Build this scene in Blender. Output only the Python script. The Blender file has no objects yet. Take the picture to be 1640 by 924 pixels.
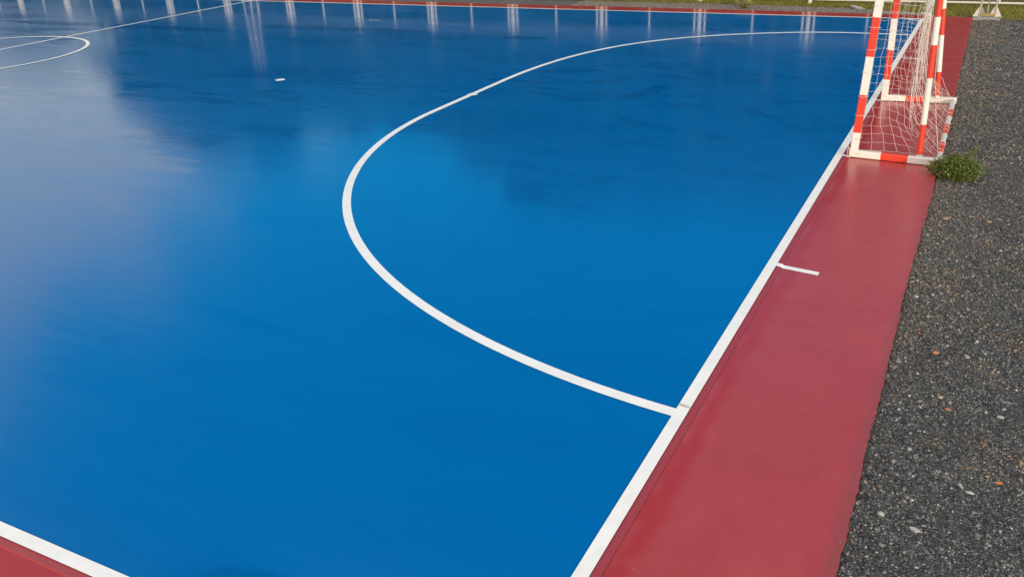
import bpy, math, random
import numpy as np
from mathutils import Vector, Matrix
random.seed(7); rng = np.random.default_rng(11)
S = bpy.context.scene; COL = S.collection
R = math.radians

# ------------------------------------------------------------------ node helper
class NT:
    def __init__(s, name):
        s.m = bpy.data.materials.new(name); s.m.use_nodes = True
        s.t = s.m.node_tree; s.t.nodes.clear()
        s.out = s.n('ShaderNodeOutputMaterial'); s.b = s.n('ShaderNodeBsdfPrincipled')
        s.l(s.b.outputs[0], s.out.inputs[0])
        s.geo = s.n('ShaderNodeNewGeometry')
    def n(s, k, **kw):
        q = s.t.nodes.new(k)
        for a, v in kw.items(): setattr(q, a, v)
        return q
    def l(s, a, b): s.t.links.new(a, b)
    def put(s, v, sock):
        if isinstance(v, (int, float)): sock.default_value = v
        elif isinstance(v, (tuple, list)): sock.default_value = (*v, 1) if (len(v) == 3 and len(sock.default_value) == 4) else v
        else: s.l(v, sock)
    def pos(s, scale=(1, 1, 1), loc=(0, 0, 0), rot=(0, 0, 0)):
        mp = s.n('ShaderNodeMapping'); s.l(s.geo.outputs['Position'], mp.inputs[0])
        mp.inputs['Scale'].default_value = scale; mp.inputs['Location'].default_value = loc; mp.inputs['Rotation'].default_value = rot
        return mp.outputs[0]
    def noise(s, scale, detail=4, rough=.5, vec=None, dist=0):
        q = s.n('ShaderNodeTexNoise'); s.l(vec or s.geo.outputs['Position'], q.inputs['Vector'])
        q.inputs['Scale'].default_value = scale; q.inputs['Detail'].default_value = detail
        q.inputs['Roughness'].default_value = rough; q.inputs['Distortion'].default_value = dist
        return q.outputs[0]
    def mth(s, op, a, b=0.0, c=0.0, clamp=False):
        q = s.n('ShaderNodeMath', operation=op, use_clamp=clamp)
        for v, i in ((a, 0), (b, 1), (c, 2)): s.put(v, q.inputs[i])
        return q.outputs[0]
    def smooth(s, v, lo, hi, a=0.0, b=1.0):
        q = s.n('ShaderNodeMapRange', interpolation_type='SMOOTHSTEP')
        s.put(v, q.inputs[0]); q.inputs[1].default_value = lo; q.inputs[2].default_value = hi
        q.inputs[3].default_value = a; q.inputs[4].default_value = b
        return q.outputs[0]
    def mix(s, f, a, b):
        q = s.n('ShaderNodeMix', data_type='RGBA'); s.put(f, q.inputs[0]); s.put(a, q.inputs[6]); s.put(b, q.inputs[7])
        return q.outputs[2]
    def ramp(s, v, stops, const=False):
        q = s.n('ShaderNodeValToRGB'); s.put(v, q.inputs[0]); e = q.color_ramp.elements
        if const: q.color_ramp.interpolation = 'CONSTANT'
        while len(e) < len(stops): e.new(.5)
        for i, (p, c) in enumerate(stops): e[i].position = p; e[i].color = (*c, 1)
        return q.outputs[0]
    def xyz(s, v=None):
        q = s.n('ShaderNodeSeparateXYZ'); s.l(v or s.geo.outputs['Position'], q.inputs[0]); return q.outputs
    def bump(s, h, strength, dist=.01):
        q = s.n('ShaderNodeBump'); s.put(h, q.inputs['Height']); q.inputs['Strength'].default_value = strength; q.inputs['Distance'].default_value = dist
        s.l(q.outputs[0], s.b.inputs['Normal'])
    def set(s, **kw):
        for k, v in kw.items(): s.put(v, s.b.inputs[k.replace('_', ' ')])
        return s
    def blob(s, cx, cy, rx, ry, ang, warp, soft=.35):
        """a stain with a wavering edge"""
        p = s.pos(); x, y, z = s.xyz()
        ca, sa = math.cos(ang), math.sin(ang)
        dx = s.mth('SUBTRACT', x, cx); dy = s.mth('SUBTRACT', y, cy)
        u = s.mth('DIVIDE', s.mth('ADD', s.mth('MULTIPLY', dx, ca), s.mth('MULTIPLY', dy, sa)), rx)
        v = s.mth('DIVIDE', s.mth('SUBTRACT', s.mth('MULTIPLY', dy, ca), s.mth('MULTIPLY', dx, sa)), ry)
        d = s.mth('SQRT', s.mth('ADD', s.mth('MULTIPLY', u, u), s.mth('MULTIPLY', v, v)))
        d = s.mth('ADD', d, warp)
        return s.smooth(d, 1 - soft, 1, 1, 0)

# ------------------------------------------------------------------ materials
def mat_blue():
    t = NT('blue_court_paint')
    st = t.noise(1.0, 5, .6, t.pos((.25, 1.7, 1), rot=(0, 0, R(-18))), 1.0)
    fine = t.noise(55, 3, .6)
    big = t.noise(.35, 3, .55)
    warp = t.mth('MULTIPLY', t.mth('SUBTRACT', t.noise(2.6, 5, .65), .5), 1.6)
    wet = None
    for a in STAINS:
        b = t.blob(*a, warp)
        wet = b if wet is None else t.mth('MAXIMUM', wet, b)
    film = t.smooth(t.noise(.55, 4, .6, t.pos((.5, 1.5, 1), (3, 1, 0)), .8), .52, .60)
    c = t.mix(big, BLUE_A, BLUE_B)
    c = t.mix(t.mth('MULTIPLY', t.smooth(st, .4, .75), .22), c, BLUE_C)
    c = t.mix(t.mth('MULTIPLY', wet, .30), c, (0.0, .055, .20))
    c = t.mix(t.mth('MULTIPLY', film, .14), c, (0.0, .07, .24))
    px_, py_, pz_ = t.xyz()
    scuff = t.smooth(t.noise(1.5, 8, .72, t.pos((.45, 1.5, 1), (7, 2, 0), (0, 0, R(12))), 1.2), .545, .60)
    scuff = t.mth('MULTIPLY', scuff, t.smooth(py_, 4.0, 11.0, .25, 1))
    c = t.mix(t.mth('MULTIPLY', scuff, .33), c, (0.0, .060, .19))
    brush = t.noise(2.2, 6, .7, t.pos((.22, 3.2, 1), rot=(0, 0, R(-28))), .6)
    c = t.mix(t.mth('MULTIPLY', t.smooth(brush, .5, .72), .11), c, (0.0, .135, .34))
    # fine pale scratches and dust
    sc = t.noise(3, 2, .5, t.pos((2, .12, 1), rot=(0, 0, R(52))))
    scm = t.smooth(t.mth('ABSOLUTE', t.mth('SUBTRACT', sc, .5)), 0, .0025, 1, 0)
    scm = t.mth('MULTIPLY', scm, t.smooth(t.noise(1.2, 2), .56, .66))
    speck = t.smooth(t.noise(34, 1, .5), .77, .82)
    c = t.mix(t.mth('MULTIPLY', speck, .16), c, (.01, .03, .08))
    rough = t.mth('ADD', .135, t.mth('MULTIPLY', t.mth('SUBTRACT', st, .5), .14))
    rough = t.mth('SUBTRACT', rough, t.mth('MULTIPLY', film, .055))
    rough = t.mth('SUBTRACT', rough, t.mth('MULTIPLY', wet, .06))
    rough = t.mth('ADD', rough, t.mth('MULTIPLY', t.mth('SUBTRACT', brush, .5), .08))
    rough = t.mth('SUBTRACT', rough, t.mth('MULTIPLY', scuff, .03))
    rough = t.mth('ADD', rough, t.mth('MULTIPLY', fine, .02))
    h = t.mth('ADD', t.mth('MULTIPLY', t.noise(7, 3, .5, t.pos((.6, 1.4, 1))), 1.0), t.mth('MULTIPLY', fine, .05))
    h = t.mth('ADD', h, t.mth('MULTIPLY', brush, .8))
    t.bump(h, .10, .008)
    t.set(Base_Color=c, Roughness=t.mth('MAXIMUM', rough, .05), IOR=1.42)
    return t.m

def mat_red():
    t = NT('red_court_paint')
    x, y, z = t.xyz()
    n1 = t.noise(1.6, 5, .6); n2 = t.noise(14, 4, .65); fine = t.noise(90, 3, .6)
    c = t.mix(n1, (.318, .040, .044), (.376, .058, .063))
    c = t.mix(t.mth('MULTIPLY', t.smooth(n2, .45, .75), .25), c, (.28, .036, .041))
    n0 = t.noise(.9, 4, .6, t.pos((1.4, .6, 1)))
    c = t.mix(t.mth('MULTIPLY', t.smooth(n0, .46, .66), .30), c, (.42, .072, .076))
    c = t.mix(t.mth('MULTIPLY', t.smooth(t.noise(28, 5, .75), .60, .74), .18), c, (.24, .035, .042))
    # fresher deeper red where water lies beside the slab
    band = t.mth('ADD', x, t.mth('MULTIPLY', t.mth('SUBTRACT', t.noise(2.2, 5, .6), .5), .30))
    bm_ = t.mth('MULTIPLY', t.smooth(band, .13, .24, 1, 0), .75)
    c = t.mix(bm_, c, (.335, .024, .026))
    chalk = t.mth('MULTIPLY', t.smooth(t.mth('ADD', x, t.mth('MULTIPLY', n2, .05)), .15, .085), t.smooth(t.noise(1.1, 5, .65, t.pos((.1, .55, 1))), .46, .66))
    chalk = t.mth('MULTIPLY', chalk, t.smooth(x, .03, .05))
    c = t.mix(t.mth('MULTIPLY', chalk, .42), c, (.44, .13, .14))
    # crack across the strip
    cy = t.mth('ADD', 4.685, t.mth('ADD', t.mth('MULTIPLY', x, .14), t.mth('MULTIPLY', t.mth('SUBTRACT', t.noise(9, 3), .5), .03)))
    cr = t.smooth(t.mth('ABSOLUTE', t.mth('SUBTRACT', y, cy)), .002, .006, 1, 0)
    cr = t.mth('MULTIPLY', cr, t.smooth(t.noise(6, 3, .6), .40, .55, .25, 1))
    c = t.mix(t.mth('MULTIPLY', cr, .5), c, (.11, .016, .02))
    cy2 = t.mth('ADD', 4.30, t.mth('ADD', t.mth('MULTIPLY', x, .12), t.mth('MULTIPLY', t.mth('SUBTRACT', t.noise(7, 3), .5), .05)))
    cr2 = t.mth('MULTIPLY', t.smooth(t.mth('ABSOLUTE', t.mth('SUBTRACT', y, cy2)), .002, .012, 1, 0), t.smooth(x, .75, .25))
    c = t.mix(t.mth('MULTIPLY', cr2, .22), c, (.15, .022, .028))
    sc = t.noise(3, 2, .5, t.pos((.5, 1.6, 1), rot=(0, 0, R(25))), 1.5)
    scm = t.smooth(t.mth('ABSOLUTE', t.mth('SUBTRACT', sc, .5)), 0, .0022, 1, 0)
    scm = t.mth('MULTIPLY', scm, t.smooth(t.noise(2.2, 2), .54, .62))
    c = t.mix(t.mth('MULTIPLY', scm, .30), c, (.52, .26, .27))
    # dirty outer rim
    dirt = t.mth('MULTIPLY', t.smooth(t.mth('ADD', x, t.mth('MULTIPLY', n2, .12)), 1.08, 1.16), .5)
    c = t.mix(dirt, c, (.20, .06, .06))
    seam_shade = t.mth('MULTIPLY', t.smooth(t.mth('ADD', x, t.mth('MULTIPLY', fine, .004)), .060, .052), t.smooth(x, .040, .046))  # shade at the foot of the slab step, painted into the red
    seam_shade = t.mth('MULTIPLY', seam_shade, t.smooth(t.noise(3, 4, .6), .3, .5, .35, .8))
    c = t.mix(seam_shade, c, (.10, .022, .03))
    rough = t.mth('ADD', .17, t.mth('ADD', t.mth('MULTIPLY', n1, .12), t.mth('MULTIPLY', n0, .10)))
    rough = t.mth('SUBTRACT', rough, t.mth('MULTIPLY', bm_, .12))
    h = t.mth('ADD', t.mth('ADD', t.mth('MULTIPLY', t.noise(8, 3), 1.0), t.mth('MULTIPLY', fine, .05)), t.mth('MULTIPLY', cr, -.6))
    t.bump(h, .12, .008)
    t.set(Base_Color=c, Roughness=rough, IOR=1.41)
    return t.m

def mat_line():
    t = NT('white_line_paint')
    n = t.noise(6, 5, .65); f = t.noise(45, 3, .6)
    c = t.mix(t.smooth(n, .35, .75), (.80, .795, .78), (.72, .725, .72))
    c = t.mix(t.mth('MULTIPLY', t.smooth(t.noise(12, 6, .75), .58, .74), .35), c, (.56, .565, .575))
    t.bump(t.mth('ADD', n, t.mth('MULTIPLY', f, .2)), .08, .006)
    t.set(Base_Color=c, Roughness=.34)
    return t.m

def paint(name, a, b, rough=.35, dirt=(.32, .27, .2), amount=.4, lo=.56, hi=.72, metal=0.0):
    t = NT(name)
    n = t.noise(9, 5, .65); f = t.noise(60, 3, .6)
    c = t.mix(n, a, b)
    c = t.mix(t.mth('MULTIPLY', t.smooth(t.noise(16, 5, .7), lo, hi), amount), c, dirt)
    t.bump(t.mth('ADD', n, t.mth('MULTIPLY', f, .3)), .12, .004)
    t.set(Base_Color=c, Roughness=t.mth('ADD', rough, t.mth('MULTIPLY', f, .15)), Metallic=metal)
    return t.m

def mat_gravel():
    t = NT('dark_gravel')
    v = t.n('ShaderNodeTexVoronoi'); t.l(t.geo.outputs['Position'], v.inputs['Vector']); v.inputs['Scale'].default_value = 95
    v2 = t.n('ShaderNodeTexVoronoi'); t.l(t.geo.outputs['Position'], v2.inputs['Vector']); v2.inputs['Scale'].default_value = 42
    q = t.n('ShaderNodeSeparateColor'); t.l(v.outputs['Color'], q.inputs[0])
    c = t.ramp(q.outputs[0], GRAVEL_STOPS)
    q2 = t.n('ShaderNodeSeparateColor'); t.l(v2.outputs['Color'], q2.inputs[0])
    c = t.mix(t.smooth(q2.outputs[1], .80, .82), c, t.ramp(q2.outputs[0], GRAVEL_STOPS))
    earth = t.mth('MULTIPLY', t.smooth(t.noise(1.3, 4, .6), .55, .72), .3)
    c = t.mix(t.mth('MULTIPLY', earth, q.outputs[1]), c, (.22, .15, .085))
    h = t.mth('ADD', t.mth('MULTIPLY', v.outputs['Distance'], -.7), t.mth('MULTIPLY', q.outputs[2], .5))
    t.bump(h, .9, .012)
    t.set(Base_Color=c, Roughness=.75)
    return t.m

def mat_stone(name='gravel_chips', gain=1.0):
    t = NT(name)
    r = t.geo.outputs['Random Per Island']
    c = t.ramp(r, GRAVEL_STOPS)
    # tan chips gather in patches
    gx, gy, gz = t.xyz()
    near_edge = t.mth('MULTIPLY', t.smooth(gx, 1.75, 1.15), t.smooth(gy, 3.2, 4.6))
    patch = t.mth('ADD', t.smooth(t.noise(1.5, 4, .65), .52, .66), t.mth('MULTIPLY', t.smooth(gy, 3.6, 6.0), .16), clamp=True)
    patch = t.mth('ADD', patch, t.mth('MULTIPLY', near_edge, .45), clamp=True)
    warm = t.mth('MULTIPLY', patch, t.smooth(t.mth('FRACT', t.mth('MULTIPLY', r, 37.0)), .68, .70))
    c = t.mix(t.mth('MULTIPLY', warm, .85), c, (.31, .20, .105))
    c = t.mix(t.mth('MULTIPLY', t.noise(160, 2), .15), c, (.12, .12, .125))
    if gain != 1.0: c = t.mix(gain, c, (.30, .28, .25))
    t.set(Base_Color=c, Roughness=.6)
    return t.m

def mat_rock(name, a, b):
    t = NT(name); n = t.noise(38, 5, .7)
    t.bump(n, .6, .01); t.set(Base_Color=t.mix(t.smooth(n, .3, .7), a, b), Roughness=.7)
    return t.m

def mat_grassground():
    t = NT('olive_turf_soil')
    n = t.noise(.9, 5, .6); f = t.noise(14, 5, .7)
    c = t.mix(t.smooth(n, .38, .62), (.16, .16, .030), (.19, .14, .055))
    c = t.mix(t.mth('MULTIPLY', t.smooth(f, .45, .7), .6), c, (.095, .10, .022))
    t.bump(f, .8, .05); t.set(Base_Color=c, Roughness=.9)
    return t.m

def mat_ground():
    t = NT('dry_meadow')
    n = t.noise(.5, 6, .65); f = t.noise(9, 5, .7)
    c = t.mix(t.smooth(n, .35, .65), (.16, .125, .075), (.10, .10, .045))
    c = t.mix(t.mth('MULTIPLY', f, .5), c, (.07, .06, .035))
    t.bump(f, .8, .08); t.set(Base_Color=c, Roughness=.95)
    return t.m

def mat_leaf(name, a, b, c3):
    t = NT(name); r = t.geo.outputs['Random Per Island']
    c = t.ramp(r, [(0, a), (.55, b), (1, c3)])
    t.set(Base_Color=c, Roughness=.7)
    t.b.inputs['Specular IOR Level'].default_value = .2
    return t.m

def mat_simple(name, a, b, rough, scale=20, bump=.3):
    t = NT(name); n = t.noise(scale, 5, .65)
    t.bump(n, bump, .01); t.set(Base_Color=t.mix(n, a, b), Roughness=rough)
    return t.m

BLUE_A, BLUE_B, BLUE_C = (0.0, .111, .345), (0.0, .120, .364), (0.0, .133, .376)
GRAVEL_STOPS = [(0, (.014, .015, .017)), (.30, (.034, .036, .040)), (.60, (.068, .070, .073)), (.80, (.115, .114, .110)),
                (.91, (.19, .18, .16)), (.965, (.28, .27, .245)), (1, (.43, .42, .39))]
# stains on the blue paint: x, y, radius along, radius across, angle
STAINS = [(-1.62, .30, .34, .15, R(12)), (-3.44, 11.5, .75, .22, R(75)), (-5.4, 12.7, .8, .25, R(20)), (-18.2, 14.9, 3.0, .4, R(0)),
          (-12.9, 15.9, 3.0, .4, R(4)), (-7.7, 15.7, .7, .3, R(0)), (-22, 14.9, 2.2, .4, R(0)), (-4.3, 12.2, .5, .15, R(40))]
M = dict(
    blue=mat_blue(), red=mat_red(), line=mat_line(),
    white=paint('cream_white_enamel', (.77, .74, .67), (.68, .65, .58), .36, (.38, .29, .19), .55),
    orange=paint('orange_red_enamel', (.70, .055, .022), (.60, .046, .02), .34, (.36, .09, .05), .5),
    greywhite=paint('worn_white_enamel', (.62, .62, .60), (.5, .5, .49), .4, (.3, .25, .2), .6, .5, .65),
    cord=mat_simple('white_net_cord', (.66, .62, .55), (.52, .48, .43), .7, 60),
    gravel=mat_gravel(), stone=mat_stone(), turf=mat_grassground(), ground=mat_ground(),
    fence=paint('white_fence_paint', (.60, .57, .49), (.53, .50, .43), .45, (.30, .24, .17), .5),
    wire=mat_simple('grey_wire', (.30, .28, .24), (.22, .21, .18), .5, 60),
    concrete=mat_simple('grey_concrete', (.30, .29, .27), (.20, .19, .18), .85, 25, .6),
    yellow=paint('yellow_band_paint', (.34, .25, .07), (.26, .19, .06), .5),
    steel=paint('pale_galvanised_paint', (.38, .36, .32), (.32, .30, .26), .45, (.45, .34, .15), .5),
    weed=mat_leaf('weed_leaves', (.034, .058, .010), (.085, .130, .020), (.22, .25, .06)),
    dryweed=mat_leaf('brown_weed_leaves', (.10, .065, .03), (.14, .11, .04), (.09, .12, .03)),
    paleweed=mat_leaf('yellow_weed_leaves', (.16, .16, .05), (.24, .23, .09), (.34, .32, .16)),
    flower=mat_simple('pale_buds', (.6, .58, .35), (.5, .48, .28), .6),
    stem=mat_simple('green_brown_stem', (.09, .10, .03), (.12, .08, .04), .7),
    blade=mat_leaf('grass_blades', (.075, .085, .012), (.19, .19, .030), (.30, .25, .07)),
    dryblade=mat_leaf('dry_grass_blades', (.13, .10, .05), (.2, .16, .08), (.10, .11, .04)),
    crown=mat_leaf('tree_leaves', (.010, .032, .012), (.018, .050, .018), (.028, .068, .024)),
    olive=mat_leaf('olive_tree_leaves', (.014, .036, .010), (.028, .058, .016), (.045, .080, .026)),
    bark=mat_simple('bark', (.10, .075, .05), (.06, .045, .03), .9, 12, .8),
    smear=mat_simple('grey_scuff', (.38, .38, .36), (.55, .55, .53), .6, 30),
    deep=mat_simple('deep_blue_overpaint', (.003, .065, .15), (.002, .05, .13), .25, 30),
    rock_o=mat_rock('orange_brick', (.48, .16, .05), (.36, .13, .06)), rock_t=mat_rock('tan_stone', (.42, .30, .17), (.32, .22, .12)),
    rock_w=mat_rock('white_stone', (.40, .39, .365), (.24, .235, .23)), rock_g=mat_rock('grey_stone', (.20, .20, .20), (.12, .12, .125)),
)

# ------------------------------------------------------------------ mesh helpers
class MB:
    def __init__(s): s.v, s.f, s.mi = [], [], []
    def poly(s, pts, mi=0):
        b = len(s.v); s.v += [tuple(p) for p in pts]; s.f.append(tuple(range(b, b + len(pts)))); s.mi.append(mi)
    def box(s, lo, hi, mi=0):
        x0, y0, z0 = lo; x1, y1, z1 = hi; b = len(s.v)
        s.v += [(x0, y0, z0), (x1, y0, z0), (x1, y1, z0), (x0, y1, z0), (x0, y0, z1), (x1, y0, z1), (x1, y1, z1), (x0, y1, z1)]
        for f in ((0, 3, 2, 1), (4, 5, 6, 7), (0, 1, 5, 4), (1, 2, 6, 5), (2, 3, 7, 6), (3, 0, 4, 7)):
            s.f.append(tuple(b + i for i in f)); s.mi.append(mi)
    def sweep(s, p0, p1, sec, bands=None, up=None):
        """sec: closed 2-D outline; bands: [(t_end, mat)] along the piece"""
        p0, p1 = Vector(p0), Vector(p1); d = (p1 - p0).normalized()
        up = Vector(up) if up else (Vector((0, 0, 1)) if abs(d.z) < .9 else Vector((0, 1, 0)))
        a = d.cross(up).normalized(); b = a.cross(d).normalized()
        bands = bands or [(1.0, 0)]; ts = [0.0] + [t for t, _ in bands]; n = len(sec); base = len(s.v)
        # two rings per band end so each band has its own crisp edge
        for i, (t1, mi) in enumerate(bands):
            for t in (ts[i], t1):
                c = p0.lerp(p1, t); s.v += [tuple(c + a * x + b * y) for x, y in sec]
            o = base + i * 2 * n
            for k in range(n):
                k2 = (k + 1) % n; s.f.append((o + k, o + k2, o + n + k2, o + n + k)); s.mi.append(mi)
        s.f.append(tuple(base + k for k in reversed(range(n)))); s.mi.append(bands[0][1])
        o = base + (len(bands) * 2 - 1) * n
        s.f.append(tuple(o + k for k in range(n))); s.mi.append(bands[-1][1])
    def path(s, pts, r, n=3, mi=0):
        for p, q in zip(pts[:-1], pts[1:]): s.sweep(p, q, ring(r, n), [(1.0, mi)])
    def build(s, name, mats, parent=None, smooth=False):
        me = bpy.data.meshes.new(name); me.from_pydata(s.v, [], s.f)
        mats = mats if isinstance(mats, (list, tuple)) else [mats]
        for m in mats: me.materials.append(m)
        if len(mats) > 1: me.polygons.foreach_set('material_index', s.mi)
        if smooth: me.polygons.foreach_set('use_smooth', [True] * len(s.f))
        me.update()
        o = bpy.data.objects.new(name, me); COL.objects.link(o); o.parent = parent
        return o
def ring(r, n=12): return [(r * math.cos(2 * math.pi * k / n), r * math.sin(2 * math.pi * k / n)) for k in range(n)]
def square(w, h, c=.008):
    a, b = w / 2, h / 2; q = c * .35
    out = []
    for sx, sy in ((1, 1), (-1, 1), (-1, -1), (1, -1)):
        p = [(sx * a, sy * (b - c)), (sx * (a - q), sy * (b - q)), (sx * (a - c), sy * b)]
        out += p if sx * sy > 0 else p[::-1]
    return out
def raw(name, V, F, mats, parent=None, mi=None):
    me = bpy.data.meshes.new(name); V = np.asarray(V, 'f4'); F = np.asarray(F, 'i4'); k = F.shape[1]
    me.vertices.add(len(V)); me.vertices.foreach_set('co', V.ravel())
    me.loops.add(F.size); me.loops.foreach_set('vertex_index', F.ravel())
    me.polygons.add(len(F)); me.polygons.foreach_set('loop_start', np.arange(0, F.size, k, dtype='i4'))
    mats = mats if isinstance(mats, (list, tuple)) else [mats]
    for m in mats: me.materials.append(m)
    if mi is not None: me.polygons.foreach_set('material_index', mi)
    me.update(calc_edges=True); me.validate()
    o = bpy.data.objects.new(name, me); COL.objects.link(o); o.parent = parent
    return o
def tag(o, label=None, cat=None, group=None, kind=None):
    for k, v in (('label', label), ('category', cat), ('group', group), ('kind', kind)):
        if v: o[k] = v
    return o
def empty(name, loc, rz=0):
    o = bpy.data.objects.new(name, None); COL.objects.link(o); o.location = loc; o.rotation_euler.z = rz; o.empty_display_size = .2
    return o
def struct(o, label): return tag(o, label, None, None, 'structure')
def copy_tree(o, parent=None):
    c = o.copy(); COL.objects.link(c)
    if parent is not None: c.parent = parent
    for ch in [x for x in COL.objects if x.parent == o]: copy_tree(ch, c)
    return c

# ------------------------------------------------------------------ court constants (metres; goal line x = 0, near touchline y = 0)
W, LW, LP = 20.0, .0835, .0956
HX = 19.531; RP, AO, CY, AX = 6.7086, 1.1593, 10.5308, .5579; CR = 2.609
L = 2 * HX
ZR = -.012   # red strip
ZL = .004    # painted lines

# ground to the horizon
g = MB(); g.poly([(-900, -900, -.075), (900, -900, -.075), (900, 900, -.075), (-900, 900, -.075)])
struct(g.build('ground', M['ground']), 'dry olive brown ground reaching beyond the fence')

# red slab below and around the blue floor: a rough outer edge
def edge_pts():
    P = []; w1 = 0
    ys = np.arange(-.85, 20.44, .024)
    for y in ys:
        x = np.interp(y, [-.9, 1.6, 4.83, 4.85, 7.7, 20.45], [1.135, 1.121, 1.090, 1.076, 1.080, .935])
        w1 = w1 * .86 + random.gauss(0, .0017); x += w1 + random.uniform(-.0035, .0035) - (.012 * random.random() if random.random() < .05 else 0)
        P.append((x, y))
    for x in np.arange(.93, -40.2, -.12):
        P.append((x, np.interp(x, [-40, -4, 0, 1], [20.72, 20.71, 20.60, 20.45]) + random.uniform(-.012, .012)))
    P += [(-40.2, 20.7), (-40.2, -.85)]
    return P
EP = edge_pts()
r = MB(); n = len(EP)
r.v = [(x, y, ZR) for x, y in EP] + [(x + (.006 if x > .8 else 0), y, ZR - .012) for x, y in EP] + [(x - (.012 if x > .8 else 0), y, -.11) for x, y in EP]
r.f = [tuple(range(n))] + [(i + n * (k + 1), (i + 1) % n + n * (k + 1), (i + 1) % n + n * k, i + n * k) for k in (0, 1) for i in range(n)]; r.mi = [0] * len(r.f)
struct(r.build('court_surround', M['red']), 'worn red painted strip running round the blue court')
# thin slab carrying the court, its painted edge standing 8 mm above the strip
e = MB(); q = .047
sec = [(-L - q, -q), (q, -q), (q, W + q), (-L - q, W + q)]
ch = .004
e.v = [(x, y, -.004) for x, y in sec] + [(x + ch * (1 if x > 0 else -1), y + ch * (1 if y > 1 else -1), -.0150) for x, y in sec]
e.f = [(0, 1, 2, 3)] + [(i + 4, (i + 1) % 4 + 4, (i + 1) % 4, i) for i in range(4)]; e.mi = [0] * 5
struct(e.build('court_edge', mat_simple('edge_red_paint', (.33, .040, .048), (.27, .034, .042), .42, 12, .2)), 'raised red edge of the court slab beside the white line')
b = MB(); b.poly([(-L + .02, .02, 0), (-.02, .02, 0), (-.02, W - .02, 0), (-L + .02, W - .02, 0)])
struct(b.build('court_floor', M['blue']), 'glossy wet blue painted sports floor')

# painted lines: sheets a few millimetres up
def strip(name, pts, label):
    m = MB(); m.poly(pts); return struct(m.build(name, M['line']), label)
def rect(x0, y0, x1, y1, z=ZL): return [(x0, y0, z), (x1, y0, z), (x1, y1, z), (x0, y1, z)]
strip('goal_line', rect(-LW, 0, 0, W), 'broad white goal line along the red strip')
strip('goal_line', rect(-L, 0, -L + LW, W), 'white goal line at the far left end of the court')
strip('touchline', rect(-L + LW, 0, -LW, LW), 'white touchline crossing the bottom left corner')
strip('touchline', rect(-L + LW, W - LW, -LW, W), 'thin looking white touchline on the fence side')
strip('halfway_line', rect(-HX - .04, LW, -HX + .04, W - LW), 'white halfway line crossing the centre circle')
def curve_line(name, outer, inner, label, z=ZL):
    m = MB(); n = len(outer); m.v = [(x, y, z) for x, y in outer] + [(x, y, z) for x, y in inner]
    m.f = [(i, i + 1, n + i + 1, n + i) for i in range(n - 1)]; m.mi = [0] * (n - 1)
    o = m.build(name, M['line'])
    me = o.data
    if me.polygons[0].normal.z < 0: me.flip_normals()
    return struct(o, label)
# the far quarter of the line was painted a little off a true circle: radius error by angle
DEV_A = np.array([90, 96, 103.7, 106.7, 109.8, 114.5, 119.3, 123.7, 127.5, 134, 138, 143, 149, 153, 160, 168, 176, 181.])
DEV_R = np.array([-.60, -.495, -.335, -.246, -.16, -.07, 0, .067, .135, .205, .245, .265, .25, .215, .14, .05, 0, 0])
ANG = np.linspace(90, 181, 400); _d = np.interp(ANG, DEV_A, DEV_R); _d = np.convolve(np.pad(_d, 14, 'edge'), np.ones(29) / 29, 'valid')
def darc(rad, x_end):
    a0 = math.acos((x_end - AX) / rad)
    P = [(AX + rad * math.cos(a), CY - AO - rad * math.sin(a)) for a in np.linspace(a0, math.pi, 90)]
    for a in np.linspace(math.pi, math.radians(90), 240):
        r_ = rad + float(np.interp(math.degrees(a), ANG, _d)); x = AX + r_ * math.cos(a); y = CY + AO + r_ * math.sin(a)
        if x > x_end: break
        P.append((x, y))
    while len(P) < 330: P.append((x_end, y))
    return P
curve_line('penalty_area_line', darc(RP, -LW), darc(RP - LP, -LW), 'curved white penalty area line on the blue floor', ZL)
curve_line('penalty_area_line', [(-L - x, y) for x, y in darc(RP, -LW)], [(-L - x, y) for x, y in darc(RP - LP, -LW)], 'curved white penalty area line at the other end', ZL)
aa = np.linspace(0, 2 * math.pi, 129)
curve_line('centre_circle', [(-HX + CR * math.cos(a), CY + CR * math.sin(a)) for a in aa], [(-HX + (CR - .085) * math.cos(a), CY + (CR - .085) * math.sin(a)) for a in aa], 'white centre circle cut by the left picture edge', ZL + .004)
def spot(x, y, r_, label, z):
    m = MB(); m.poly([(x + r_ * math.cos(a), y + r_ * math.sin(a), z) for a in np.linspace(0, 2 * math.pi, 33)[:-1]])
    struct(m.build('penalty_spot', M['line']), label)
spot(-6.082, CY, .084, 'white penalty spot lying on the curved line', ZL + .004)
spot(-10.20, CY, .092, 'lone white penalty spot out on the blue floor', ZL)
aa = np.linspace(math.pi, 1.5 * math.pi, 25)
curve_line('corner_arc', [(-.04 + .31 * math.cos(a), W - .04 + .31 * math.sin(a)) for a in aa], [(-.04 + .23 * math.cos(a), W - .04 + .23 * math.sin(a)) for a in aa], 'small white corner arc seen through the net', ZL + .004)
aa = np.linspace(.5 * math.pi, math.pi, 25)
curve_line('corner_arc', [(-.04 + .31 * math.cos(a), .04 + .31 * math.sin(a)) for a in aa], [(-.04 + .23 * math.cos(a), .04 + .23 * math.sin(a)) for a in aa], 'small white corner arc at the near corner', ZL + .004)
def tick(name, y, x1, w, dy, label):
    m = MB()   # follows the slab edge down on to the red strip
    xs = [(0, ZL - .001), (.047, -.001), (.054, -.009), (x1, -.0085)]
    for (xa, za), (xb, zb) in zip(xs[:-1], xs[1:]):
        ya, yb = y + dy * xa / x1, y + dy * xb / x1
        m.poly([(xa, ya - w / 2, za), (xb, yb - w / 2, zb), (xb, yb + w / 2, zb), (xa, ya + w / 2, za)])
    struct(m.build(name, M['line']), label)
tick('corner_mark', 5.422, .372, .072, -.050, 'short white mark across the red strip on the near side of the goal')
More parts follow.
